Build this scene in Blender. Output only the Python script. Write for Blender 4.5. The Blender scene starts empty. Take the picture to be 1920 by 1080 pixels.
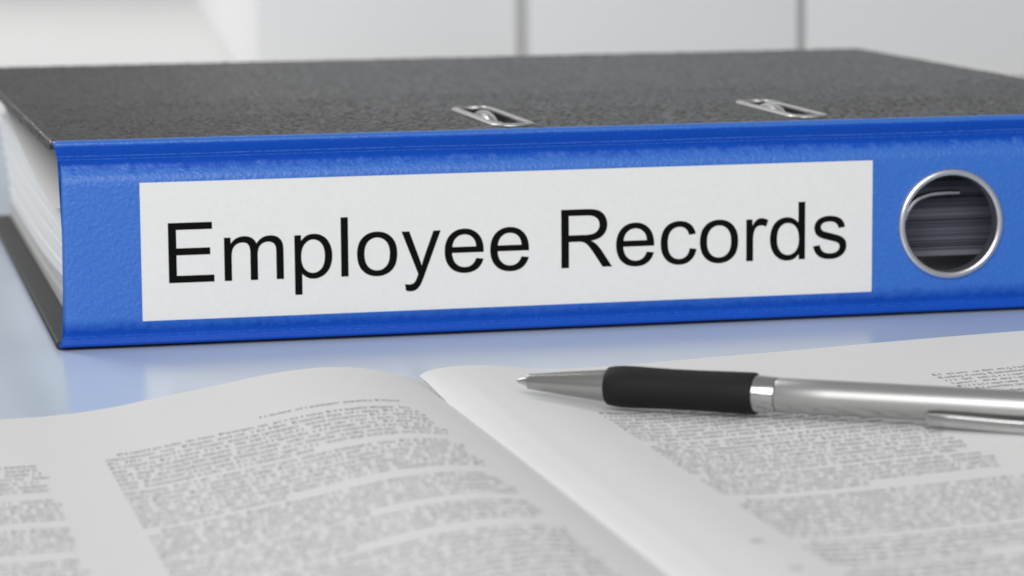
import bpy, bmesh, math, random
from mathutils import Vector, Matrix, noise

random.seed(7)
SC = bpy.context.scene
COL = SC.collection
MM = 0.001

# ------------------------------------------------------------------ camera
YAW, PITCH, ROLL = 0.2237, 0.1405, -0.0075
CAM = Vector((-0.0616, -0.8163, 0.1308))
F = Vector((math.sin(YAW) * math.cos(PITCH), math.cos(YAW) * math.cos(PITCH), -math.sin(PITCH)))
R0 = Vector((math.cos(YAW), -math.sin(YAW), 0.0))
U0 = R0.cross(F)
RR = math.cos(ROLL) * R0 + math.sin(ROLL) * U0
UU = -math.sin(ROLL) * R0 + math.cos(ROLL) * U0
cd = bpy.data.cameras.new('camera')
cam = bpy.data.objects.new('camera', cd)
COL.objects.link(cam)
cam.matrix_world = Matrix(((RR.x, UU.x, -F.x, CAM.x), (RR.y, UU.y, -F.y, CAM.y),
                           (RR.z, UU.z, -F.z, CAM.z), (0, 0, 0, 1)))
cd.sensor_width = 36.0
cd.lens = 5736.45 / 1920 * 36
cd.clip_start = 0.02
cd.clip_end = 50
cd.dof.use_dof = True
cd.dof.focus_distance = 0.775
cd.dof.aperture_fstop = 20.5
SC.camera = cam

# ------------------------------------------------------------------ world and lamps
w = bpy.data.worlds.new('World')
SC.world = w
w.use_nodes = True
bg = w.node_tree.nodes['Background']
bg.inputs[0].default_value = (1, 1, 1, 1)
bg.inputs[1].default_value = 0.33


def area_lamp(name, loc, target, size, power, size_y=None):
    ld = bpy.data.lights.new(name, 'AREA')
    ld.energy = power
    ld.size = size
    if size_y:
        ld.shape = 'RECTANGLE'
        ld.size_y = size_y
    o = bpy.data.objects.new(name, ld)
    COL.objects.link(o)
    o.location = loc
    o.rotation_euler = (Vector(target) - Vector(loc)).to_track_quat('-Z', 'Y').to_euler()
    return o


area_lamp('window_softbox', (-0.70, -2.0, 1.3), (0.12, 0.0, 0.02), 2.2, 52.0, 1.6)
area_lamp('counter_fill', (-0.75, 1.5, 1.3), (0.15, 1.5, 0.0), 0.9, 24.0, 0.9)  # added fill that brightens the counter and the cupboard side
SC.view_settings.view_transform = 'Standard'
SC.view_settings.look = 'None'
SC.view_settings.exposure = 0.0
SC.view_settings.gamma = 1.0
SC.view_settings.use_curve_mapping = False
SC.cycles.use_denoising = True
SC.cycles.max_bounces = 8


# ------------------------------------------------------------------ materials
class NT:
    def __init__(self, name):
        self.m = bpy.data.materials.new(name)
        self.m.use_nodes = True
        self.t = self.m.node_tree
        self.b = self.t.nodes['Principled BSDF']

    def n(self, typ, **kw):
        nd = self.t.nodes.new(typ)
        for k, v in kw.items():
            if k in nd.inputs:
                nd.inputs[k].default_value = v
            else:
                setattr(nd, k, v)
        return nd

    def l(self, a, b):
        self.t.links.new(a, b)

    def coords(self, scale=(1, 1, 1)):
        tc = self.n('ShaderNodeTexCoord')
        mp = self.n('ShaderNodeMapping')
        mp.inputs['Scale'].default_value = scale
        self.l(tc.outputs['Object'], mp.inputs['Vector'])
        return mp.outputs['Vector']

    def mixc(self, fac, a, b, blend='MIX'):
        mx = self.n('ShaderNodeMix', data_type='RGBA', blend_type=blend)
        for s, v in ((mx.inputs[0], fac), (mx.inputs[6], a), (mx.inputs[7], b)):
            if hasattr(v, 'is_linked'):
                self.l(v, s)
            else:
                s.default_value = v if isinstance(v, (int, float)) else (*v, 1)
        return mx.outputs[2]

    def math(self, op, a, b=0.0, c=0.0):
        nd = self.n('ShaderNodeMath', operation=op)
        for s, v in zip(nd.inputs, (a, b, c)):
            if hasattr(v, 'is_linked'):
                self.l(v, s)
            else:
                s.default_value = v
        return nd.outputs[0]


def principled(name, col, rough, metal=0.0, var=0.0, var_scale=200.0, bump=0.0, bump_scale=1500.0, spec=0.5,
               rvar=0.0):
    k = NT(name)
    k.b.inputs['Base Color'].default_value = (*col, 1)
    k.b.inputs['Roughness'].default_value = rough
    k.b.inputs['Metallic'].default_value = metal
    k.b.inputs['Specular IOR Level'].default_value = spec
    v = k.coords()
    if var or rvar:
        nz = k.n('ShaderNodeTexNoise', Scale=var_scale, Detail=5.0)
        k.l(v, nz.inputs['Vector'])
        if var:
            c2 = tuple(max(0, x * (1 - var)) for x in col)
            c3 = tuple(min(1, x * (1 + var)) for x in col)
            k.l(k.mixc(nz.outputs[0], c2, c3), k.b.inputs['Base Color'])
        if rvar:
            mr = k.n('ShaderNodeMapRange')
            mr.inputs[3].default_value = rough - rvar
            mr.inputs[4].default_value = rough + rvar
            k.l(nz.outputs[0], mr.inputs[0])
            k.l(mr.outputs[0], k.b.inputs['Roughness'])
    if bump:
        nz = k.n('ShaderNodeTexNoise', Scale=bump_scale, Detail=4.0)
        k.l(v, nz.inputs['Vector'])
        bp = k.n('ShaderNodeBump', Strength=1.0, Distance=bump)
        k.l(nz.outputs[0], bp.inputs['Height'])
        k.l(bp.outputs[0], k.b.inputs['Normal'])
    return k.m


def cover_material():
    k = NT('black_embossed_board')
    v = k.coords((1, 1, 1))
    vo = k.n('ShaderNodeTexVoronoi', feature='DISTANCE_TO_EDGE', Scale=520.0)
    wob = k.n('ShaderNodeTexNoise', Scale=420.0, Detail=3.0)
    k.l(v, wob.inputs['Vector'])
    ad = k.n('ShaderNodeMix', data_type='VECTOR')
    ad.inputs[0].default_value = 0.0018
    va = k.n('ShaderNodeVectorMath', operation='MULTIPLY_ADD')
    k.l(wob.outputs[1], va.inputs[0])
    va.inputs[1].default_value = (0.0035, 0.0035, 0.0035)
    k.l(v, va.inputs[2])
    k.l(va.outputs[0], vo.inputs['Vector'])
    nz = k.n('ShaderNodeTexNoise', Scale=900.0, Detail=5.0, Roughness=0.6)
    k.l(v, nz.inputs['Vector'])
    ed = k.n('ShaderNodeMapRange')
    ed.inputs[1].default_value = 0.0
    ed.inputs[2].default_value = 0.28
    k.l(vo.outputs['Distance'], ed.inputs[0])
    h = k.math('ADD', k.math('MULTIPLY', ed.outputs[0], 0.55), k.math('MULTIPLY', nz.outputs[0], 0.9))
    bp = k.n('ShaderNodeBump', Strength=1.0, Distance=0.00010)
    k.l(h, bp.inputs['Height'])
    k.l(bp.outputs[0], k.b.inputs['Normal'])
    big = k.n('ShaderNodeTexNoise', Scale=60.0, Detail=4.0)
    k.l(v, big.inputs['Vector'])
    k.l(k.mixc(big.outputs[0], (0.012, 0.012, 0.0118), (0.026, 0.026, 0.025)), k.b.inputs['Base Color'])
    k.b.inputs['Roughness'].default_value = 0.36
    k.b.inputs['Specular IOR Level'].default_value = 0.55
    return k.m


def spine_material():
    k = NT('blue_grained_film')
    v = k.coords()
    n1 = k.n('ShaderNodeTexNoise', Scale=820.0, Detail=3.0, Roughness=0.55)
    k.l(v, n1.inputs['Vector'])
    n2 = k.n('ShaderNodeTexNoise', Scale=1700.0, Detail=2.0)
    k.l(v, n2.inputs['Vector'])
    vo = k.n('ShaderNodeTexVoronoi', feature='SMOOTH_F1', Scale=1000.0)
    k.l(v, vo.inputs['Vector'])
    h = k.math('ADD', k.math('MULTIPLY', n1.outputs[0], 1.0),
               k.math('ADD', k.math('MULTIPLY', n2.outputs[0], 0.25), k.math('MULTIPLY', vo.outputs['Distance'], 0.5)))
    # smooth hinge grooves, grained board; groove shade and board sheen painted into the blue
    gn = k.n('ShaderNodeTexNoise', Scale=330.0, Detail=5.0, Roughness=0.7)
    k.l(v, gn.inputs['Vector'])
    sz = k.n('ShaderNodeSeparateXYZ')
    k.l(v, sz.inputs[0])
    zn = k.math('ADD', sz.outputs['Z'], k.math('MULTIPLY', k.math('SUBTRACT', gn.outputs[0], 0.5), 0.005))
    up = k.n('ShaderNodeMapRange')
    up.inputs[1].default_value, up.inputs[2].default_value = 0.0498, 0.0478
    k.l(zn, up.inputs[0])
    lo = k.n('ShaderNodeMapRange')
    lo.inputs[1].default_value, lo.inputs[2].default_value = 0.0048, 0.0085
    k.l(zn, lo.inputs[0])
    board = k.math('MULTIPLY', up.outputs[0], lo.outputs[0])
    # edge highlight painted along the upper lip
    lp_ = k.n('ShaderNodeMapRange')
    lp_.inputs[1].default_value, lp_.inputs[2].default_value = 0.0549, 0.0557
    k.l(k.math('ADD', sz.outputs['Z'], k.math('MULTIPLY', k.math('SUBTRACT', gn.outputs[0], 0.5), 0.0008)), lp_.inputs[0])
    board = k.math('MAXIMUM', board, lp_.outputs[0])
    h = k.math('MULTIPLY', h, k.math('ADD', k.math('MULTIPLY', board, 0.8), 0.2))
    bp = k.n('ShaderNodeBump', Strength=1.0, Distance=0.00020)
    k.l(h, bp.inputs['Height'])
    k.l(bp.outputs[0], k.b.inputs['Normal'])
    # crease wear: thin broken pale lines that run along the hinge
    sx = k.n('ShaderNodeSeparateXYZ')
    k.l(v, sx.inputs[0])
    wob = k.n('ShaderNodeTexNoise', Scale=14.0, Detail=2.0)
    k.l(v, wob.inputs['Vector'])
    z = k.math('ADD', sx.outputs['Z'], k.math('MULTIPLY', wob.outputs[0], 0.0009))
    masks = None
    vs = k.coords((900, 900, 4000))
    br = k.n('ShaderNodeTexNoise', Scale=1.0, Detail=4.0, Roughness=0.7)
    k.l(vs, br.inputs['Vector'])
    for zc, wd, th in ((0.0527, 0.00016, 0.47), (0.0518, 0.00012, 0.5), (0.0040, 0.00012, 0.55), (0.0033, 0.0001, 0.58)):
        d = k.math('ABSOLUTE', k.math('SUBTRACT', z, zc))
        m1 = k.math('LESS_THAN', d, wd)
        mq = k.n('ShaderNodeMapRange')
        mq.inputs[1].default_value, mq.inputs[2].default_value = th - 0.12, th + 0.16
        k.l(br.outputs[0], mq.inputs[0])
        m2 = mq.outputs[0]
        m = k.math('MULTIPLY', m1, m2)
        masks = m if masks is None else k.math('MAXIMUM', masks, m)
    # scuffed speckle
    sp = k.n('ShaderNodeTexNoise', Scale=1400.0, Detail=3.0, Roughness=0.7)
    k.l(v, sp.inputs['Vector'])
    mr = k.n('ShaderNodeMapRange')
    mr.inputs[1].default_value = 0.50
    mr.inputs[2].default_value = 0.72
    k.l(sp.outputs[0], mr.inputs[0])
    big = k.n('ShaderNodeTexNoise', Scale=45.0, Detail=4.0)
    k.l(v, big.inputs['Vector'])
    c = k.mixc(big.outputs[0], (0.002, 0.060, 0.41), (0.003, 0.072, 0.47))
    c = k.mixc(k.math('MULTIPLY', board, 0.75), c, (0.028, 0.165, 0.57))  # painted sheen: paler blue over the board and lip
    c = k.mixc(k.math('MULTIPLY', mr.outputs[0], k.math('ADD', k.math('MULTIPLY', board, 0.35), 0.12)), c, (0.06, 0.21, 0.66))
    k.l(k.math('ADD', k.math('MULTIPLY', board, 0.5), 0.15), k.b.inputs['Specular IOR Level'])
    c = k.mixc(k.math('MULTIPLY', masks, 0.5), c, (0.12, 0.28, 0.74))
    k.l(c, k.b.inputs['Base Color'])
    k.b.inputs['Roughness'].default_value = 0.40
    k.b.inputs['Specular IOR Level'].default_value = 0.7
    return k.m


M = {}
M['cover'] = cover_material()
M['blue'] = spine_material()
M['lining'] = principled('black_lining', (0.024, 0.024, 0.023), 0.6, var=0.3, var_scale=500, bump=0.0003, bump_scale=500, spec=0.35)
M['label'] = principled('label_paper', (0.765, 0.757, 0.735), 0.75, var=0.045, var_scale=700, bump=0.00003, bump_scale=2500, spec=0.2)
M['ink'] = principled('black_ink', (0.004, 0.004, 0.004), 0.8, spec=0.08)
M['print'] = principled('printing_ink', (0.06, 0.06, 0.06), 0.8, spec=0.2)
M['page'] = principled('page_paper', (0.67, 0.67, 0.665), 0.65, var=0.02, var_scale=90, bump=0.00004, bump_scale=700, spec=0.3)
M['sheet'] = principled('office_paper', (0.80, 0.80, 0.79), 0.8, var=0.03, var_scale=300, spec=0.2)
M['card'] = principled('grey_card', (0.50, 0.50, 0.485), 0.8, var=0.04, var_scale=200, spec=0.2)
M['metal'] = principled('satin_nickel', (0.52, 0.52, 0.51), 0.42, 1.0, var=0.05, var_scale=900, bump=0.00002, bump_scale=3500)
M['ringmetal'] = principled('brushed_ring_metal', (0.70, 0.70, 0.70), 0.30, 1.0, var=0.06, var_scale=1500, bump=0.00003, bump_scale=4000)
M['steel'] = principled('polished_steel', (0.55, 0.55, 0.55), 0.25, 1.0)
M['penmetal'] = principled('matte_pen_metal', (0.53, 0.53, 0.525), 0.37, 1.0, var=0.02, var_scale=2500)
M['tipmetal'] = principled('brushed_tip_metal', (0.42, 0.42, 0.41), 0.27, 1.0, var=0.05, var_scale=1800)
M['clipmetal'] = principled('clip_metal', (0.56, 0.56, 0.555), 0.16, 1.0)
M['hole_shade_pale'] = principled('painted_hole_shade_pale', (0.20, 0.21, 0.25), 0.7, var=0.25, var_scale=60, spec=0.2)
M['hole_shade'] = principled('painted_hole_shade', (0.12, 0.13, 0.165), 0.7, var=0.25, var_scale=60, spec=0.2)  # dark tones painting the shade on the paper edges in the finger hole
M['chrome'] = principled('chrome', (0.52, 0.52, 0.52), 0.2, 1.0)
M['rubber'] = principled('black_rubber', (0.010, 0.010, 0.010), 0.6, var=0.1, var_scale=700, bump=0.00002, bump_scale=3000, spec=0.22)
M['table'] = principled('table_laminate', (0.545, 0.625, 0.735), 0.22, var=0.015, var_scale=14, spec=0.5, rvar=0.05)
M['table'].node_tree.nodes['Principled BSDF'].inputs['IOR'].default_value = 1.6
M['counter'] = principled('white_laminate', (0.56, 0.56, 0.555), 0.5, var=0.015, var_scale=20)
M['door'] = principled('white_lacquer', (0.79, 0.79, 0.79), 0.45, var=0.02, var_scale=12)
M['dark'] = principled('dark_gap', (0.6, 0.6, 0.6), 0.8)


# ------------------------------------------------------------------ helpers
def new_obj(name, verts, faces, mat, parent=None, smooth=True, angle=40):
    me = bpy.data.meshes.new(name)
    me.from_pydata([tuple(v) for v in verts], [], faces)
    me.validate()
    bm = bmesh.new()
    bm.from_mesh(me)
    bmesh.ops.remove_doubles(bm, verts=bm.verts, dist=1e-7)
    bmesh.ops.recalc_face_normals(bm, faces=bm.faces)
    bm.to_mesh(me)
    bm.free()
    return link(name, me, mat, parent, smooth, angle)


def link(name, me, mat, parent=None, smooth=True, angle=40):
    if mat and not me.materials:
        me.materials.append(mat)
    if smooth and len(me.polygons):
        me.polygons.foreach_set('use_smooth', [True] * len(me.polygons))
        me.set_sharp_from_angle(angle=math.radians(angle))
    o = bpy.data.objects.new(name, me)
    COL.objects.link(o)
    if parent:
        o.parent = parent
    return o


def empty(name, loc=(0, 0, 0)):
    o = bpy.data.objects.new(name, None)
    COL.objects.link(o)
    o.location = loc
    o.empty_display_size = 0.02
    return o


def tag(o, label, cat, group=None):
    o['label'] = label
    o['category'] = cat
    if group:
        o['group'] = group


def box_mesh(name, x0, x1, y0, y1, z0, z1, bevel=0.0, seg=3):
    bm = bmesh.new()
    bmesh.ops.create_cube(bm, size=1)
    for v in bm.verts:
        v.co = Vector((x0 + (v.co.x + .5) * (x1 - x0), y0 + (v.co.y + .5) * (y1 - y0), z0 + (v.co.z + .5) * (z1 - z0)))
    if bevel:
        bmesh.ops.bevel(bm, geom=list(bm.edges), offset=bevel, segments=seg, profile=0.5, affect='EDGES')
    me = bpy.data.meshes.new(name)
    bm.to_mesh(me)
    bm.free()
    return me


def box(name, b, mat, parent=None, bevel=0.0, seg=3):
    return link(name, box_mesh(name, *b, bevel=bevel, seg=seg), mat, parent)


def boolean_cut(me, cutter_mes, name):
    """difference of meshes, evaluated once into a plain mesh"""
    a = bpy.data.objects.new('tmp_a', me)
    COL.objects.link(a)
    tmp = [a]
    for cm in cutter_mes:
        c = bpy.data.objects.new('tmp_c', cm)
        COL.objects.link(c)
        tmp.append(c)
        md = a.modifiers.new('b', 'BOOLEAN')
        md.operation = 'DIFFERENCE'
        md.solver = 'EXACT'
        md.object = c
    dg = bpy.context.evaluated_depsgraph_get()
    dg.update()
    out = bpy.data.meshes.new_from_object(a.evaluated_get(dg))
    out.name = name
    for t in tmp:
        bpy.data.objects.remove(t)
    return out


def lathe(name, prof, mat, parent, frame, seg=64, closed=False):
    """prof: list of (s, r); frame: (origin, axis, e1, e2)"""
    o, ax, e1, e2 = frame
    verts, faces = [], []
    for s, r in prof:
        for i in range(seg):
            a = 2 * math.pi * i / seg
            verts.append(o + ax * s + (e1 * math.cos(a) + e2 * math.sin(a)) * r)
    n = len(prof)
    for j in range(n - 1 if not closed else n):
        j2 = (j + 1) % n
        for i in range(seg):
            i2 = (i + 1) % seg
            faces.append((j * seg + i, j * seg + i2, j2 * seg + i2, j2 * seg + i))
    return new_obj(name, verts, faces, mat, parent, angle=35)


def tube(name, pts, r, mat, parent, seg=16, caps=True):
    pts = [Vector(p) for p in pts]
    verts, faces = [], []
    up = Vector((0.123, 0.4, 0.9)).normalized()
    for i, p in enumerate(pts):
        t = (pts[min(i + 1, len(pts) - 1)] - pts[max(i - 1, 0)]).normalized()
        e1 = (up - t * up.dot(t)).normalized()
        e2 = t.cross(e1)
        for k in range(seg):
            a = 2 * math.pi * k / seg
            verts.append(p + (e1 * math.cos(a) + e2 * math.sin(a)) * r)
    for i in range(len(pts) - 1):
        for k in range(seg):
            k2 = (k + 1) % seg
            faces.append((i * seg + k, i * seg + k2, (i + 1) * seg + k2, (i + 1) * seg + k))
    if caps:
        faces.append(tuple(range(seg)))
        faces.append(tuple((len(pts) - 1) * seg + k for k in range(seg)))
    return new_obj(name, verts, faces, mat, parent)


def spline(pts, n):
    """Catmull-Rom through points"""
    pts = [Vector(p) for p in pts]
    P = [pts[0] * 2 - pts[1]] + pts + [pts[-1] * 2 - pts[-2]]
    out = []
    for i in range(1, len(P) - 2):
        for k in range(n):
            t = k / n
            a, b, c, d = P[i - 1], P[i], P[i + 1], P[i + 2]
            out.append(0.5 * ((2 * b) + (c - a) * t + (2 * a - 5 * b + 4 * c - d) * t * t + (3 * b - a - 3 * c + d) * t ** 3))
    out.append(pts[-1])
    return out


# ------------------------------------------------------------------ setting
tt = box('table', (-0.9, 1.3, -0.62, 0.72, -0.03, 0.0), M['table'], bevel=0.002)
tt['kind'] = 'structure'
ct = box('counter', (-1.6, 2.4, 0.735, 4.6, -0.04, -0.001), M['counter'], bevel=0.003)
ct['kind'] = 'structure'

# white cupboard far behind
cup = empty('cupboard', (0.1777, 0.8644, 0.0))
cup.rotation_euler = (0, 0, math.radians(-5.15))
tag(cup, 'white blurred cupboard with upright door panels standing behind the binder', 'cupboard')
box('carcass', (0.0, 0.62, 0.03, 1.45, -0.001, 0.62), M['door'], cup, bevel=0.002)
for x0, x1, yf in ((0.0005, 0.1445, 0.0), (0.1488, 0.3000, -0.022), (0.3040, 0.62, -0.022)):
    box('door_panel', (x0, x1, yf, 0.0292, 0.004, 0.60), M['door'], cup, bevel=0.0015)
for x0, x1, yf in ((0.1446, 0.1487, 0.006), (0.3001, 0.3039, -0.012)):
    box('gap_strip', (x0, x1, yf, 0.0292, 0.006, 0.598), M['dark'], cup)

# ------------------------------------------------------------------ binder
H = 56.0
LX = 330.8
DY = 306.0
B = empty('ring_binder', (0, 0, 0))
tag(B, 'blue spined ring binder with black covers lying flat on the table', 'binder')

# --- spine: closed profile swept along its length
front = [(3.2, 56.35), (1.6, 56.42), (0.6, 56.30), (0.0, 55.95), (-0.32, 55.35), (-0.30, 54.6), (0.05, 53.7), (0.55, 52.4),
         (1.02, 51.2), (1.28, 50.3), (1.25, 49.5), (0.85, 48.6), (0.20, 47.7), (-0.38, 46.8), (-0.72, 46.0), (-0.87, 45.0),
         (-0.90, 44.0), (-0.90, 40), (-0.90, 26), (-0.90, 14), (-0.90, 9.0), (-0.86, 7.8), (-0.72, 6.7), (-0.45, 5.7), (-0.12, 4.9),
         (0.10, 4.1), (0.14, 3.3), (0.0, 2.6), (-0.30, 1.9), (-0.45, 1.6), (-0.36, 1.25), (0.0, 1.0), (0.9, 0.8), (3.2, 0.7)]
back = [(3.2, 2.2), (2.2, 3.0), (1.9, 4.5), (1.9, 26), (1.9, 51.5), (2.2, 53.4), (3.2, 54.2)]
prof = front + back


def spine_x(x, y, z, end):
    """soft end: lips run a little past the board, edges rounded over"""
    lip = max(0.0, 1 - z / 5.0) ** 0.8 + max(0.0, 1 - (56.4 - z) / 7.5) ** 0.8
    return x + end * 1.9 * min(1.0, lip)


xs = [(1.4, 0.55), (1.52, 0.25), (1.8, 0.06), (2.3, 0.0)] + [(4 + i * 6.7, 0) for i in range(49)] + \
     [(LX - 0.9, 0.0), (LX - 0.4, 0.06), (LX - 0.12, 0.25), (LX, 0.55)]
verts, faces = [], []
NP = len(prof)
for x, sh in xs:
    e = -1.0 if x < 20 else (1.0 if x > LX - 20 else 0.0)
    for i, (y, z) in enumerate(prof):
        zz = z
        yy = y + (sh if i < len(front) else -sh)
        if i < 6:
            zz = z - sh * 0.6
        if i >= len(front) - 6 and i < len(front):
            zz = z + sh * 0.35
        xx = spine_x(x, y, z, e) if x < 20 or x > LX - 20 else x
        verts.append((xx * MM, yy * MM, zz * MM))
for a in range(len(xs) - 1):
    for i in range(NP):
        j = (i + 1) % NP
        faces.append((a * NP + i, a * NP + j, (a + 1) * NP + j, (a + 1) * NP + i))
faces.append(tuple(range(NP)))
faces.append(tuple((len(xs) - 1) * NP + i for i in range(NP)))
me = bpy.data.meshes.new('spine')
me.from_pydata(verts, [], faces)
bm = bmesh.new()
bm.from_mesh(me)
bmesh.ops.recalc_face_normals(bm, faces=bm.faces)
bm.to_mesh(me)
bm.free()
HX, HZ = 252.0, 26.1
bm = bmesh.new()
bmesh.ops.create_cone(bm, cap_ends=True, segments=72, radius1=14.4 * MM, radius2=14.4 * MM, depth=0.03)
bmesh.ops.rotate(bm, verts=bm.verts, matrix=Matrix.Rotation(math.pi / 2, 3, 'X'))
bmesh.ops.translate(bm, verts=bm.verts, vec=(HX * MM, 0, HZ * MM))
cm = bpy.data.meshes.new('c')
bm.to_mesh(cm)
bm.free()
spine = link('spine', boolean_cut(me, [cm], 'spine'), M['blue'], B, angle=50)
spine['label'] = 'blue grained plastic spine with rounded hinge edges'

# --- finger hole ring (two-sided rivet, rounded rim)
rim = []
for i in range(15):
    a = math.pi * (i / 14)
    rim.append((-0.9 - 1.25 * math.sin(a) ** 0.8, 14.75 + 1.05 * math.cos(a)))
rim += [(0.5, 13.75), (2.4, 13.8), (3.0, 14.2), (3.0, 15.6), (2.0, 15.8), (2.0, 14.6), (-0.85, 14.6), (-0.85, 15.8)]
fr = (Vector((HX, 0, HZ)) * MM, Vector((0, MM, 0)), Vector((MM, 0, 0)), Vector((0, 0, MM)))
lathe('finger_ring', rim, M['ringmetal'], B, fr, seg=96, closed=True)

# --- label with lettering
LA, LB, ZA, ZB = 22.0, 228.5, 7.45, 44.85
lv, lf = [], []
rows = [(ZA, -0.86), (8.2, -0.93), (9.5, -0.96), (20, -0.96), (32, -0.96), (43.5, -0.96), (ZB, -0.95)]
cols = [LA + (LB - LA) * i / 12 for i in range(13)]
for z, y in rows:
    for x in cols:
        lv.append((x * MM, (y - 0.05) * MM, z * MM))
nb = len(lv)
for z, y in rows:
    for x in cols:
        lv.append((x * MM, (y + 0.04) * MM, z * MM))
nc = len(cols)
for r in range(len(rows) - 1):
    for c in range(nc - 1):
        q = (r * nc + c, r * nc + c + 1, (r + 1) * nc + c + 1, (r + 1) * nc + c)
        lf.append(q)
        lf.append(tuple(nb + k for k in reversed(q)))
per = [c for c in range(nc)] + [r * nc + nc - 1 for r in range(1, len(rows))] + \
      [(len(rows) - 1) * nc + c for c in range(nc - 2, -1, -1)] + [r * nc for r in range(len(rows) - 2, 0, -1)]
for i in range(len(per)):
    a, b = per[i], per[(i + 1) % len(per)]
    lf.append((a, b, nb + b, nb + a))
label = new_obj('spine_label', lv, lf, M['label'], B, angle=30)
label['label'] = 'white paper label reading Employee Records'

GL = {
    'E': (1366, 'M162 0V1466H1222V1293H356V844H1167V672H356V173H1256V0Z'),
    'm': (1706, 'M135 0V1062H296V913Q346 991 429 1038.5Q512 1086 618 1086Q736 1086 811.5 1037Q887 988 918 900Q1044 1086 1246 1086Q1404 1086 1489 998.5Q1574 911 1574 729V0H1395V669Q1395 777 1377.5 824.5Q1360 872 1314 901Q1268 930 1206 930Q1094 930 1020 855.5Q946 781 946 617V0H766V690Q766 810 722 870Q678 930 578 930Q502 930 437.5 890Q373 850 344 773Q315 696 315 551V0Z'),
    'p': (1139, 'M135 -407V1062H299V924Q357 1005 430 1045.5Q503 1086 607 1086Q743 1086 847 1016Q951 946 1004 818.5Q1057 691 1057 539Q1057 376 998.5 245.5Q940 115 828.5 45.5Q717 -24 594 -24Q504 -24 432.5 14Q361 52 315 110V-407ZM298 525Q298 320 381 222Q464 124 582 124Q702 124 787.5 225.5Q873 327 873 540Q873 743 789.5 844Q706 945 590 945Q475 945 386.5 837.5Q298 730 298 525Z'),
    'l': (455, 'M131 0V1466H311V0Z'),
    'o': (1139, 'M68 531Q68 826 232 968Q369 1086 566 1086Q785 1086 924 942.5Q1063 799 1063 546Q1063 341 1001.5 223.5Q940 106 822.5 41Q705 -24 566 -24Q343 -24 205.5 119Q68 262 68 531ZM253 531Q253 327 342 225.5Q431 124 566 124Q700 124 789 226Q878 328 878 537Q878 734 788.5 835.5Q699 937 566 937Q431 937 342 836Q253 735 253 531Z'),
    'y': (1024, 'M127 -409L107 -240Q166 -256 210 -256Q270 -256 306 -236Q342 -216 365 -180Q382 -153 420 -46Q425 -31 436 -2L33 1062H227L448 447Q491 330 525 201Q556 325 599 443L826 1062H1006L602 -18Q537 -193 501 -259Q453 -348 391 -389.5Q329 -431 243 -431Q191 -431 127 -409Z'),
    'e': (1139, 'M862 342L1048 319Q1004 156 885 66Q766 -24 581 -24Q348 -24 211.5 119.5Q75 263 75 522Q75 790 213 938Q351 1086 571 1086Q784 1086 919 941Q1054 796 1054 533Q1054 517 1053 485H261Q271 310 360 217Q449 124 582 124Q681 124 751 176Q821 228 862 342ZM271 633H864Q852 767 796 834Q710 938 573 938Q449 938 364.5 855Q280 772 271 633Z'),
    'R': (1479, 'M161 0V1466H811Q1007 1466 1109 1426.5Q1211 1387 1272 1287Q1333 1187 1333 1066Q1333 910 1232 803Q1131 696 920 667Q997 630 1037 594Q1122 516 1198 399L1453 0H1209L1015 305Q930 437 875 507Q820 577 776.5 605Q733 633 688 644Q655 651 580 651H355V0ZM355 819H772Q905 819 980 846.5Q1055 874 1094 934.5Q1133 995 1133 1066Q1133 1170 1057.5 1237Q982 1304 819 1304H355Z'),
    'c': (1024, 'M828 389L1005 366Q976 183 856.5 79.5Q737 -24 563 -24Q345 -24 212.5 118.5Q80 261 80 527Q80 699 137 828Q194 957 310.5 1021.5Q427 1086 564 1086Q737 1086 847 998.5Q957 911 988 750L813 723Q788 830 724.5 884Q661 938 571 938Q435 938 350 840.5Q265 743 265 532Q265 318 347 221Q429 124 561 124Q667 124 738 189Q809 254 828 389Z'),
    'r': (682, 'M133 0V1062H295V901Q357 1014 409.5 1050Q462 1086 525 1086Q616 1086 710 1028L648 861Q582 900 516 900Q457 900 410 864.5Q363 829 343 766Q313 670 313 556V0Z'),
    'd': (1139, 'M824 0V134Q723 -24 527 -24Q400 -24 293.5 46Q187 116 128.5 241.5Q70 367 70 530Q70 689 123 818.5Q176 948 282 1017Q388 1086 519 1086Q615 1086 690 1045.5Q765 1005 812 940V1466H991V0ZM255 530Q255 326 341 225Q427 124 544 124Q662 124 744.5 220.5Q827 317 827 515Q827 733 743 835Q659 937 536 937Q416 937 335.5 839Q255 741 255 530Z'),
    's': (1024, 'M63 317L241 345Q256 238 324.5 181Q393 124 516 124Q640 124 700 174.5Q760 225 760 293Q760 354 707 389Q670 413 523 450Q325 500 248.5 536.5Q172 573 132.5 637.5Q93 702 93 780Q93 851 125.5 911.5Q158 972 214 1012Q256 1043 328.5 1064.5Q401 1086 484 1086Q609 1086 703.5 1050Q798 1014 843 952.5Q888 891 905 788L729 764Q717 846 659.5 892Q602 938 497 938Q373 938 320 897Q267 856 267 801Q267 766 289 738Q311 709 358 690Q385 680 517 644Q708 593 783.5 560.5Q859 528 902 466Q945 404 945 312Q945 222 892.5 142.5Q840 63 741 19.5Q642 -24 517 -24Q310 -24 201.5 62Q93 148 63 317Z'),
}
import re


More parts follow.
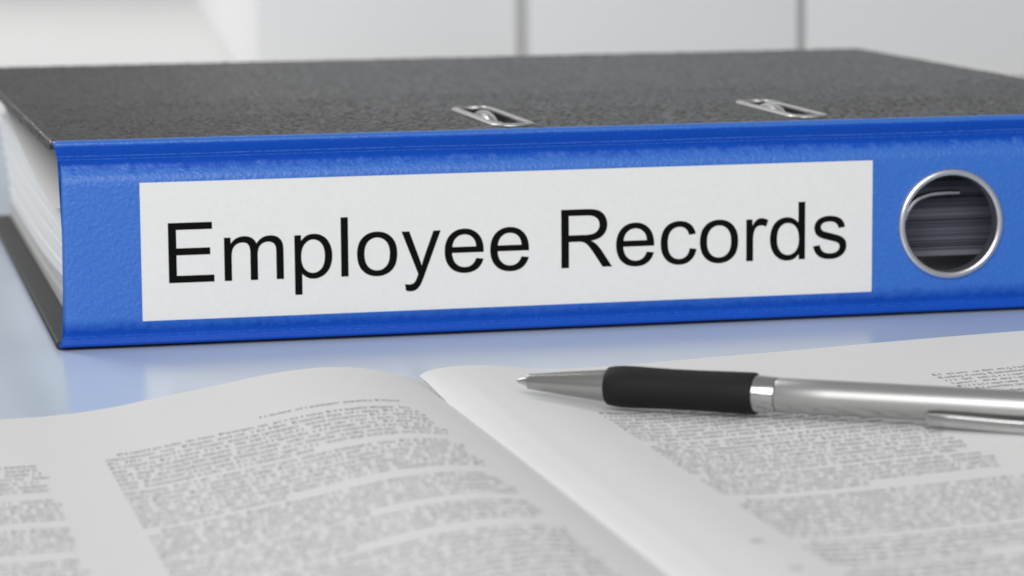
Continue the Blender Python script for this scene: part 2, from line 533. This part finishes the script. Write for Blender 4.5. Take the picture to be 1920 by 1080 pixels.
def glyph_loops(path):
    loops, cur, pos = [], [], (0.0, 0.0)
    for cmd, args in re.findall(r'([MLHVQZ])([^MLHVQZ]*)', path):
        a = [float(v) for v in args.split()]
        if cmd == 'M':
            cur = [(a[0], a[1])]
            pos = cur[0]
        elif cmd == 'L':
            pos = (a[0], a[1])
            cur.append(pos)
        elif cmd == 'H':
            pos = (a[0], pos[1])
            cur.append(pos)
        elif cmd == 'V':
            pos = (pos[0], a[0])
            cur.append(pos)
        elif cmd == 'Q':
            p0, p1, p2 = pos, (a[0], a[1]), (a[2], a[3])
            for k in range(1, 6):
                t = k / 5
                cur.append(tuple((1 - t) ** 2 * p0[i] + 2 * t * (1 - t) * p1[i] + t * t * p2[i] for i in (0, 1)))
            pos = p2
        elif cmd == 'Z':
            if cur[0] == cur[-1]:
                cur.pop()
            loops.append(cur)
    return loops


def glyph_mesh(ch, s, sx):
    cu = bpy.data.curves.new('g', 'CURVE')
    cu.dimensions = '2D'
    cu.fill_mode = 'BOTH'
    cu.extrude = 0.00002
    for lp in glyph_loops(GL[ch][1]):
        sp = cu.splines.new('POLY')
        sp.points.add(len(lp) - 1)
        for pt, (x, y) in zip(sp.points, lp):
            pt.co = (x * s * sx, y * s, 0, 1)
        sp.use_cyclic_u = True
    o = bpy.data.objects.new('g', cu)
    COL.objects.link(o)
    dg = bpy.context.evaluated_depsgraph_get()
    me = bpy.data.meshes.new_from_object(o.evaluated_get(dg))
    bpy.data.objects.remove(o)
    me.materials.clear()
    me.materials.append(M['ink'])
    return me


EM = 16.26 / 1466 * MM
SXW = 1.0125
penx = 29.3 * MM - 162 * EM * SXW
cache = {}
for ch in 'Employee Records':
    if ch == ' ':
        penx += 569 * EM * SXW
        continue
    if ch not in cache:
        cache[ch] = glyph_mesh(ch, EM, SXW)
    o = link('letter', cache[ch], None, label, smooth=False)
    o.location = (penx, -1.03 * MM, 17.5 * MM)
    o.rotation_euler = (math.pi / 2, 0, 0)
    penx += GL[ch][0] * EM * SXW


# --- covers
def cover_board(z0, z1, bow, name, slots=()):
    """bevelled board, gridded so that it can bow a little"""
    me = box_mesh(name, -1.0 * MM, (LX + 1.0) * MM, 2.6 * MM, DY * MM, z0 * MM, z1 * MM, bevel=0.9 * MM, seg=4)
    if slots:
        for v in me.vertices:
            if v.co.x < 0.05:
                v.co.x -= 4.4 * MM * v.co.y / (DY * MM)
        cuts = []
        for cx, cy, hw, hl in slots:
            bm = bmesh.new()
            loop = stadium(cx, cy, hw, hl, 0)
            lo = [bm.verts.new((x * MM, y * MM, (z0 - 3) * MM)) for x, y in loop]
            hi = [bm.verts.new((x * MM, y * MM, (z1 + 3) * MM)) for x, y in loop]
            n = len(loop)
            bm.faces.new(lo)
            bm.faces.new(hi)
            for i in range(n):
                bm.faces.new((lo[i], lo[(i + 1) % n], hi[(i + 1) % n], hi[i]))
            bmesh.ops.recalc_face_normals(bm, faces=bm.faces)
            c = bpy.data.meshes.new('c')
            bm.to_mesh(c)
            bm.free()
            cuts.append(c)
        me = boolean_cut(me, cuts, name)
    return me


def stadium(cx, cy, hw, hl, off, n=18):
    """rounded slot outline, long axis along y, slightly pointed ends"""
    hw -= off
    hl -= off
    pts = []
    ry = min(hl, hw * 1.25)
    for k in range(2 * n):
        a = math.pi * k / (n) - 0
        x = hw * math.copysign(abs(math.cos(a)) ** 0.8, math.cos(a))
        y = ry * math.copysign(abs(math.sin(a)) ** 0.9, math.sin(a))
        y += (hl - ry) if k <= n and k > 0 or (k == 0) else -(hl - ry)
        pts.append((cx + x, cy + y))
        if k == n:
            pts.append((cx + x, cy - (hl - ry)))
    pts.append((cx + hw, cy - (hl - ry)))
    return pts


SLOTS = [(128.4, 43.5, 6.4, 32.5), (215.4, 43.0, 6.1, 30.5)]
top = link('front_cover', cover_board(53.9, 56.1, 0, 'front_cover', [(a, b, c - 2.05, d - 2.05) for a, b, c, d in SLOTS]),
           M['cover'], B, angle=50)
top['label'] = 'black embossed upper cover with two metal slots'
# embossed covering of the upper board: real grain relief, finer where it shows large
def grain(x, y):
    w1 = noise.noise_vector(Vector((x * 0.5, y * 0.5, 1.7))) * 0.6
    q = Vector((x * 0.48 + w1.x, y * 0.46 + w1.y, 0.0))
    d, _ = noise.voronoi(q)
    edge = min(1.0, (d[1] - d[0]) * 2.6)
    f = noise.fractal(Vector((x * 0.55, y * 0.5, 4.1)), 1.0, 2.1, 2)
    return 0.34 * edge ** 0.7 + 0.15 * f - 0.18


ys = []
y = 2.75
while y < DY - 0.5:
    ys.append(y)
    y += 0.42 if y < 70 else (0.6 if y < 130 else 0.85)
us = [-3.0, -2.4, -1.9, -1.5, -1.15, -0.8, -0.45, -0.15]
u = 0.1
while u < LX + 0.4:
    us.append(u)
    u += 0.45
fv, ff = [], []
for yy in ys:
    for u in us:
        g = grain(u, yy)
        fl = -4.4 * yy / DY * max(0.0, 1 - max(0.0, u) / 25)
        if u >= 0:
            fv.append(((u + fl) * MM, yy * MM, (56.1 + g) * MM))
        else:
            if u > -1.4:
                a = -u / 1.4 * math.pi / 2
                n_ = (-math.sin(a), math.cos(a))
                bx_, bz_ = -0.15 - 0.9 * math.sin(a), 55.2 + 0.9 * math.cos(a)
            else:
                n_ = (-1.0, 0.0)
                bx_, bz_ = -1.05, 55.2 + (u + 1.4)
            fv.append(((bx_ + fl + n_[0] * g) * MM, yy * MM, (bz_ + n_[1] * g) * MM))
nu = len(us)


def in_slot(x, y):
    for cx, cy, hw, hl in SLOTS:
        if abs(x - cx) < hw - 1.5 and abs(y - cy) < hl - 4:
            return True
    return False


for j in range(len(ys) - 1):
    for i in range(nu - 1):
        if us[i] > 100 and us[i] < 240 and ys[j] < 90 and in_slot(us[i], ys[j]):
            continue
        a = j * nu + i
        ff.append((a, a + 1, a + nu + 1, a + nu))
me = bpy.data.meshes.new('embossed_covering')
me.from_pydata(fv, [], ff)
link('embossed_covering', me, M['cover'], top, angle=180)
bot = link('back_cover', cover_board(0.06, 2.3, 0, 'back_cover'), M['lining'], B, angle=50)
bot['label'] = 'black lower cover resting on the table'
for cx, cy, hw, hl in SLOTS:
    rings = [(0.0, 55.95), (0.1, 56.3), (0.35, 56.42), (1.8, 56.62), (2.05, 56.55), (2.15, 56.2), (2.15, 55.75), (2.0, 55.7)]
    vv, ff = [], []
    for off, z in rings:
        z += 0.3
        vv += [(x * MM, y * MM, z * MM) for x, y in stadium(cx, cy, hw, hl, off)]
    n = len(stadium(cx, cy, hw, hl, 0))
    for r in range(len(rings) - 1):
        for i in range(n):
            j = (i + 1) % n
            ff.append((r * n + i, r * n + j, (r + 1) * n + j, (r + 1) * n + i))
    ey = new_obj('slot_eyelet', vv, ff, M['metal'], B, angle=60)
    # arch of the ring showing through the slot
    arc = []
    for k in range(41):
        a = math.radians(4 + 172 * k / 40)
        arc.append(((cx - 0.6) * MM, (50 - 27 * math.cos(a)) * MM, (29.4 + 26.0 * math.sin(a)) * MM))
    tube('ring_arch', arc, 2.2 * MM, M['steel'], B, seg=20)
    arc2 = [((cx + 3.0) * MM, (46 - 21 * math.cos(math.radians(a))) * MM, (31 + 22.8 * math.sin(math.radians(a))) * MM)
            for a in range(0, 181, 6)]
    tube('ring_spring_wire', arc2, 0.8 * MM, M['steel'], B, seg=14)

# --- lever wire seen through the finger hole
tube('lever_wire', [p * MM for p in spline([(241.6, 12, 8), (241.5, 12, 16), (241.9, 12, 21.8), (242.8, 12, 26.1), (244.3, 12, 29.3),
                                           (246.7, 12, 31.8), (250.7, 12, 33.2), (255, 12, 33.5), (259.4, 12, 33.5)], 8)],
     0.85 * MM, M['steel'], B)
box('mechanism_plate', (105 * MM, 262 * MM, 26 * MM, 84 * MM, 2.35 * MM, 3.4 * MM), M['steel'], B, bevel=0.0004)

# --- papers inside
rnd = random.Random(3)


def sheaf(x0, x1, y0, y1, zlo, zhi, mat, name):
    """a thin bundle of sheets; zlo, zhi are functions of y (mm)"""
    ny = 18
    vv, ff = [], []
    for t in (0, 1):
        for j in range(ny + 1):
            y = y0 + (y1 - y0) * j / ny
            z = (zlo(y), zhi(y))[t]
            vv += [(x0 * MM, y * MM, z * MM), (x1 * MM, y * MM, z * MM)]
    m = 2 * (ny + 1)
    for j in range(ny):
        a = 2 * j
        ff.append((a, a + 1, a + 3, a + 2))
        ff.append((m + a, m + a + 2, m + a + 3, m + a + 1))
        ff.append((a, a + 2, m + a + 2, m + a))
        ff.append((a + 1, m + a + 1, m + a + 3, a + 3))
    ff.append((0, m, m + 1, 1))
    a = 2 * ny
    ff.append((a, a + 1, m + a + 1, m + a))
    return new_obj(name, vv, ff, mat, B, angle=30)


def stack_z(f, y):
    # bottom and top of the white paper stack over depth y; sags away from the rings
    s = min(1.0, max(0.0, (y - 20) / 240))
    lo = 13.8 - 5.5 * math.sin(min(1.0, s * 1.4) * math.pi / 2)
    hi = 35.6 + 1.6 * math.sin(min(1.0, s * 2.2) * math.pi / 2) + 7.0 * max(0.0, s - 0.45) ** 1.3
    return lo + (hi - lo) * f


NSH = 30
for i in range(NSH):
    f0, f1 = i / NSH, (i + 0.96) / NSH
    dx = rnd.uniform(-0.35, 0.35) + (0.4 if i % 7 == 3 else 0) - 3.6 * i / NSH
    dy = rnd.uniform(-0.5, 0.6)
    sheaf(6.2 + dx, 303 + dx, 24 + dy, 298 + dy, lambda y, f=f0: stack_z(f, y), lambda y, f=f1: stack_z(f, y), M['sheet'], 'paper_sheaf')
ls = sheaf(0.8, 297.5, 25, 299, lambda y: stack_z(1, y) + 0.2 + 12.5 * max(0.0, (y - 60) / 240) ** 1.4,
           lambda y: stack_z(1, y) + 0.45 + 12.5 * max(0.0, (y - 60) / 240) ** 1.4, M['sheet'], 'loose_sheet')
z0 = 14.0
while z0 < 35.0:
    th = rnd.choice((0.45, 0.6, 0.8, 0.9, 1.3, 1.9))
    d = rnd.uniform(-0.7, 0.5)
    box('shade_strip', ((226 + d) * MM, (300 + d) * MM, (20.6 + d) * MM, (23.2) * MM, z0 * MM, (z0 + th - 0.06) * MM), rnd.choice((M['hole_shade'], M['hole_shade'], M['hole_shade_pale'])), B)  # added dark strips that stand in for shade inside the finger hole
    z0 += th + rnd.choice((0.0, 0.0, 0.12, 0.3))
for i in range(5):
    dx = rnd.uniform(-0.5, 0.5)
    sheaf(5.8 + dx, 304 + dx, 46 + rnd.uniform(-1, 1), 300,
          lambda y, k=i: 2.4 + k * (stack_z(0, y) - 0.3 - 2.4) / 5, lambda y, k=i: 2.4 + (k + 0.93) * (stack_z(0, y) - 0.3 - 2.4) / 5,
          M['card'], 'card_divider')

# ------------------------------------------------------------------ open book
TH = math.radians(4.0)
GA = math.radians(0.8)
P0 = Vector((-0.022, -0.103, 0))
BXd = Vector((math.cos(TH), math.sin(TH), 0))
BVd = Vector((math.sin(GA), -math.cos(GA), 0))
LP = [(-120, 0.75), (-70, 0.8), (-30, 0.95), (-0.4, 1.06), (12.06, 1.15), (24.68, 2.09), (37.45, 4.03), (50.34, 5.98), (63.36, 8.1), (71.21, 8.93),
      (79.11, 9.14), (87.04, 8.44), (95.01, 6.68), (101.68, 4.33)]
RP = [(101.29, 5.67), (103.05, 6.62), (107.1, 7.32), (112.5, 7.54), (116.57, 7.38), (123.38, 6.67), (130.22, 5.75), (137.1, 5.3),
      (144.02, 5.25), (157.97, 5.55), (179.17, 6.2), (200.71, 6.72), (229.97, 7.48), (262.88, 8.3), (290, 8.8), (312, 8.9)]
PAGE_L = 297.0


def interp(pts, x):
    if x <= pts[0][0]:
        return pts[0][1]
    if x >= pts[-1][0]:
        return pts[-1][1]
    for i in range(len(pts) - 1):
        if x <= pts[i + 1][0]:
            x0, z0 = pts[i]
            x1, z1 = pts[i + 1]
            m0 = (z1 - pts[i - 1][1]) / (x1 - pts[i - 1][0]) if i > 0 else (z1 - z0) / (x1 - x0)
            m1 = (pts[i + 2][1] - z0) / (pts[i + 2][0] - x0) if i + 2 < len(pts) else (z1 - z0) / (x1 - x0)
            h = x1 - x0
            t = (x - x0) / h
            return ((2 * t ** 3 - 3 * t ** 2 + 1) * z0 + (t ** 3 - 2 * t ** 2 + t) * h * m0 +
                    (-2 * t ** 3 + 3 * t ** 2) * z1 + (t ** 3 - t ** 2) * h * m1)
    return pts[-1][1]


def smooth(t):
    t = min(1.0, max(0.0, t))
    return t * t * (3 - 2 * t)


def z_left(x, v):
    return interp(LP, x) + 0.12 * math.sin(x * 0.05 + v * 0.02)


def z_right(x, v):
    z = interp(RP, x)
    z -= 1.25 * smooth(v / 42.0) * max(0.0, 1 - (x - 101.3) / 7.0) + 1.0 * smooth((v - 20) / 90.0) * math.exp(-((x - 109) / 9.0) ** 2)
    return z + 0.10 * math.sin(x * 0.06 - v * 0.03)


def bookp(x, v, z):
    p = P0 + BXd * (x * MM) + BVd * (v * MM)
    return Vector((p.x, p.y, z * MM))


BK = empty('open_book', tuple(bookp(101.5, 150, 0)))
tag(BK, 'open book with printed pages and a raised gutter, spread out before the binder', 'book')
BKI = Matrix.Translation(-BK.location)


def page_grid(name, x0, x1, nx, zf, mat, dz0=0.0, dz1=-0.12, v0=0.0, v1=PAGE_L, nv=40, pw=1.0, rev=False):
    vv, ff = [], []
    for dz in (dz0, dz1):
        for j in range(nv + 1):
            v = v0 + (v1 - v0) * j / nv
            for i in range(nx + 1):
                t = i / nx
                t = (1 - (1 - t) ** pw) if rev else t ** pw
                x = x0 + (x1 - x0) * t
                d = dz(x, v) if callable(dz) else dz
                vv.append(BKI @ bookp(x, v, zf(x, v) + d))
    m = (nx + 1) * (nv + 1)
    for j in range(nv):
        for i in range(nx):
            a = j * (nx + 1) + i
            q = (a, a + 1, a + nx + 2, a + nx + 1)
            ff.append(q)
            ff.append(tuple(m + k for k in reversed(q)))
    per = list(range(nx + 1)) + [j * (nx + 1) + nx for j in range(1, nv + 1)] + \
        [nv * (nx + 1) + i for i in range(nx - 1, -1, -1)] + [j * (nx + 1) for j in range(nv - 1, 0, -1)]
    for i in range(len(per)):
        a, b = per[i], per[(i + 1) % len(per)]
        ff.append((a, b, m + b, m + a))
    return new_obj(name, vv, ff, mat, BK, angle=50)


# leaves below the top page on each side, then the top pages
page_grid('page_block', -119, 101.6, 90, z_left, M['page'], dz0=-0.14, dz1=lambda x, v: 0.03 - z_left(x, v), pw=1.5, rev=True)
page_grid('page_block', 101.7, 311, 90, z_right, M['page'], v0=0.8,
          dz0=lambda x, v: -0.16 - 1.15 * (1 - smooth(v / 42.0)) * max(0.0, 1 - (x - 101.3) / 12.0),
          dz1=lambda x, v: 0.03 - z_right(x, v), pw=1.6)
lp = page_grid('left_page', -120, 101.68, 110, z_left, M['page'], pw=1.5, rev=True)
rp = page_grid('right_page', 101.29, 312, 110, z_right, M['page'], pw=1.6)
lp.name = 'page'
rp.name = 'page'

# tiny illegible print: strokes of letter-like marks laid on the paper
STROKES = [
    [(0, 0, .16, 1), (.5, 0, .66, .85), (.1, .84, .6, 1)],
    [(0, .1, .16, .9), (.5, .1, .66, .9), (.1, .86, .56, 1), (.1, 0, .56, .14)],
    [(0, .1, .16, .9), (.1, .86, .6, 1), (.1, .44, .62, .56), (.1, 0, .6, .14), (.5, .5, .64, .9)],
    [(.1, 0, .28, 1.5)],
    [(.1, 0, .27, 1), (.1, 1.25, .27, 1.42)],
    [(0, 0, .16, 1), (.1, .82, .44, 1)],
    [(.0, .86, .55, 1), (0, .5, .16, .9), (.05, .44, .52, .56), (.4, .1, .56, .5), (0, 0, .5, .14)],
    [(.15, 0, .32, 1.35), (0, .86, .48, 1)],
    [(0, .1, .16, .9), (.5, 0, .66, 1.5), (.1, .86, .5, 1), (.1, 0, .5, .14)],
    [(0, .1, .16, 1), (.5, 0, .66, 1), (.1, 0, .5, .14)],
    [(0, -.4, .16, 1), (.5, .1, .66, .9), (.1, .86, .56, 1), (.1, 0, .56, .14)],
    [(0, .1, .16, .9), (.5, -.4, .66, 1), (.1, .86, .5, 1), (.1, -.4, .5, -.26)],
]
CAPS = [
    [(0, 0, .2, 1.45), (.15, 1.28, .75, 1.45), (.15, .68, .66, .84), (.15, 0, .75, .17)],
    [(0, 0, .2, 1.45), (.7, 0, .9, 1.45), (.15, .65, .75, .82)],
    [(0, 0, .2, 1.45), (.15, 1.28, .7, 1.45), (.6, .8, .8, 1.35), (.15, .65, .7, .82)],
    [(0, .15, .2, 1.3), (.15, 1.28, .75, 1.45), (.15, 0, .75, .17)],
]


class Print:
    def __init__(self, zf):
        self.v, self.f, self.zf = [], [], zf

    def rect(self, x0, x1, v0, v1):
        b = len(self.v)
        for x, v in ((x0, v0), (x1, v0), (x1, v1), (x0, v1)):
            self.v.append(BKI @ bookp(x, v, self.zf(x, v) + 0.035))
        self.f.append((b, b + 1, b + 2, b + 3))

    def glyph(self, st, x, v, s):
        for a, b, c, d in st:
            self.rect(x + a * s, x + c * s, v - d * s, v - b * s)

    def line(self, x0, x1, v, s, r, start_cap=False):
        x = x0
        cap = start_cap
        while x < x1 - s * 1.5:
            n = r.choice((2, 3, 3, 3, 4, 5, 6, 7, 8, 9, 11, 13))
            n = min(n, int((x1 - x) / (s * 0.86)))
            if n < 2:
                break
            for i in range(n):
                if i == 0 and (cap or r.random() < 0.3):
                    self.glyph(r.choice(CAPS), x, v, s)
                    x += s * 1.05
                    cap = False
                else:
                    st = r.choice(STROKES)
                    self.glyph(st, x, v, s)
                    x += s * (0.46 if len(st) == 1 else 0.84)
                if x > x1:
                    return
            x += s * r.uniform(0.5, 0.8)

    def column(self, x0, x1, v0, v1, pitch, s, r, marks=None):
        v = v0
        left = 0
        while v < v1:
            left = r.choice((3, 5, 6, 8, 9, 12))
            if marks is not None and r.random() < 0.3:
                self.line(x0 - marks, x0 - marks + 5, v, s, r)
            for k in range(left):
                if v > v1:
                    break
                e = x1 if k < left - 1 else x0 + (x1 - x0) * r.uniform(0.35, 0.95)
                self.line(x0 + (0 if k or r.random() < .5 else 3), e, v, s, r, k == 0)
                v += pitch
            v += pitch * r.choice((0.25, 0.4, 0.7, 1.0))

    def build(self, parent):
        me = bpy.data.meshes.new('printed_text')
        me.from_pydata([tuple(p) for p in self.v], [], self.f)
        o = link('printed_text', me, M['print'], parent, smooth=False)
        o['kind'] = 'stuff'


r = random.Random(11)
pr = Print(z_left)
pr.line(54, 88, 48, 1.35, r)
pr.column(18, 90, 57, 285, 4.4, 1.5, r, marks=13)
pr.column(-66, 5, 60, 285, 4.4, 1.5, r)
pr.build(lp)
pr = Print(z_right)
pr.column(130, 195, 64, 285, 4.0, 1.4, r, marks=9)
pr.column(218, 278, 49, 285, 4.0, 1.4, r)
pr.build(rp)

# ------------------------------------------------------------------ ballpoint pen
A0 = Vector((94.1, -136.6, 10.5)) * MM
A1 = Vector((190.1, -206.8, 11.8)) * MM
ax = (A1 - A0).normalized()
pn = Vector((-0.535, -0.845, 0))
pn = (pn - ax * pn.dot(ax)).normalized()   # sideways, towards the open side of the desk
pu = pn.cross(ax)
if pu.z < 0:
    pu = -pu
PEN = empty('ballpoint_pen', tuple(A0))
tag(PEN, 'silver ballpoint pen with black rubber grip lying on the open book', 'pen')
fr = (Vector((0, 0, 0)), ax * MM, pn * MM, pu * MM)


def s_of(x, y):
    return (Vector((x, y, 10.5)) * MM - A0).length / MM


S1, S2, S3, S4, S5 = 2.8, 22.8, 58.2, 63.4, 150.0
lathe('ball_tip', [(0.0, 0.02), (0.06, 0.28), (0.3, 0.5), (0.7, 0.62), (1.4, 0.8), (S1 - 0.1, 1.1), (S1 + 0.3, 1.12), (S1 + 1, 1.12)],
      M['steel'], PEN, fr)
lathe('tip_cone', [(S1 + 0.05, 1.0), (S1 + 0.05, 1.62), (S1 + 0.16, 1.74), (S1 + 0.3, 1.77), (S1 + 1.2, 1.86), (12, 2.76), (S2 - 2, 3.6), (S2 - 0.3, 3.72), (S2 + 0.2, 3.75), (S2 + 1, 3.6)],
      M['tipmetal'], PEN, fr)
lathe('rubber_grip', [(S2 - 0.1, 3.5), (S2 - 0.1, 4.1), (S2 + 0.05, 4.3), (S2 + 0.25, 4.38), (S2 + 1.6, 4.62), (S2 + 3.5, 4.78), (S2 + 6, 4.80), (S2 + 10, 4.70),
                      (S2 + 16, 4.58), (S2 + 22, 4.60), (S2 + 28, 4.70), (S3 - 0.7, 4.78), (S3 - 0.15, 4.70), (S3, 4.5), (S3, 3.5)],
      M['rubber'], PEN, fr)
lathe('chrome_collar', [(S3 - 0.3, 3.6), (S3 + 0.02, 4.22), (S3 + 1.5, 4.15), (S4 - 0.5, 3.98), (S4 - 0.2, 3.9), (S4 - 0.12, 3.6)], M['chrome'], PEN, fr)
lathe('barrel', [(S4 - 0.1, 3.4), (S4 - 0.05, 3.8), (S4 + 0.2, 3.9), (S4 + 12, 3.9), (S4 + 40, 3.85), (S5 - 6, 3.8), (S5 - 0.5, 3.6), (S5, 3.3), (S5, 0.01)],
      M['penmetal'], PEN, fr)
lathe('push_button', [(S5 - 0.5, 2.2), (S5 + 8, 2.1), (S5 + 8.8, 1.6), (S5 + 9, 0.01)], M['chrome'], PEN, fr)

# clip: bent bar with rounded nose, beside the barrel
SC0 = 98.3
sec = []
cl_v, cl_f = [], []
NS = 30
for i in range(NS + 1):
    t = i / NS
    s = SC0 + (S5 - 4 - SC0) * t ** 1.6
    d = s - SC0
    nose = math.sqrt(max(0.0, 1 - max(0.0, 1 - d / 5.0) ** 2))
    n1 = 4.6 + 1.5 * nose
    n0 = n1 - 1.1
    zt = -1.45 - 0.55 * smooth(d / 24)
    zb = zt - 2.5
    b = 0.25
    for n_, z_ in ((n0, zt + .1), (n1 - b, zt), (n1 - 0.07, zt - 0.07), (n1, zt - b), (n1, zb + b), (n1 - b, zb), (n0, zb)):
        cl_v.append((ax * s + pn * n_ + pu * z_) * MM)
m = 7
for i in range(NS):
    for k in range(m):
        k2 = (k + 1) % m
        cl_f.append((i * m + k, i * m + k2, (i + 1) * m + k2, (i + 1) * m + k))
cl_f.append(tuple(range(m)))
cl_f.append(tuple(NS * m + k for k in range(m)))
new_obj('clip', cl_v, cl_f, M['clipmetal'], PEN, angle=25)
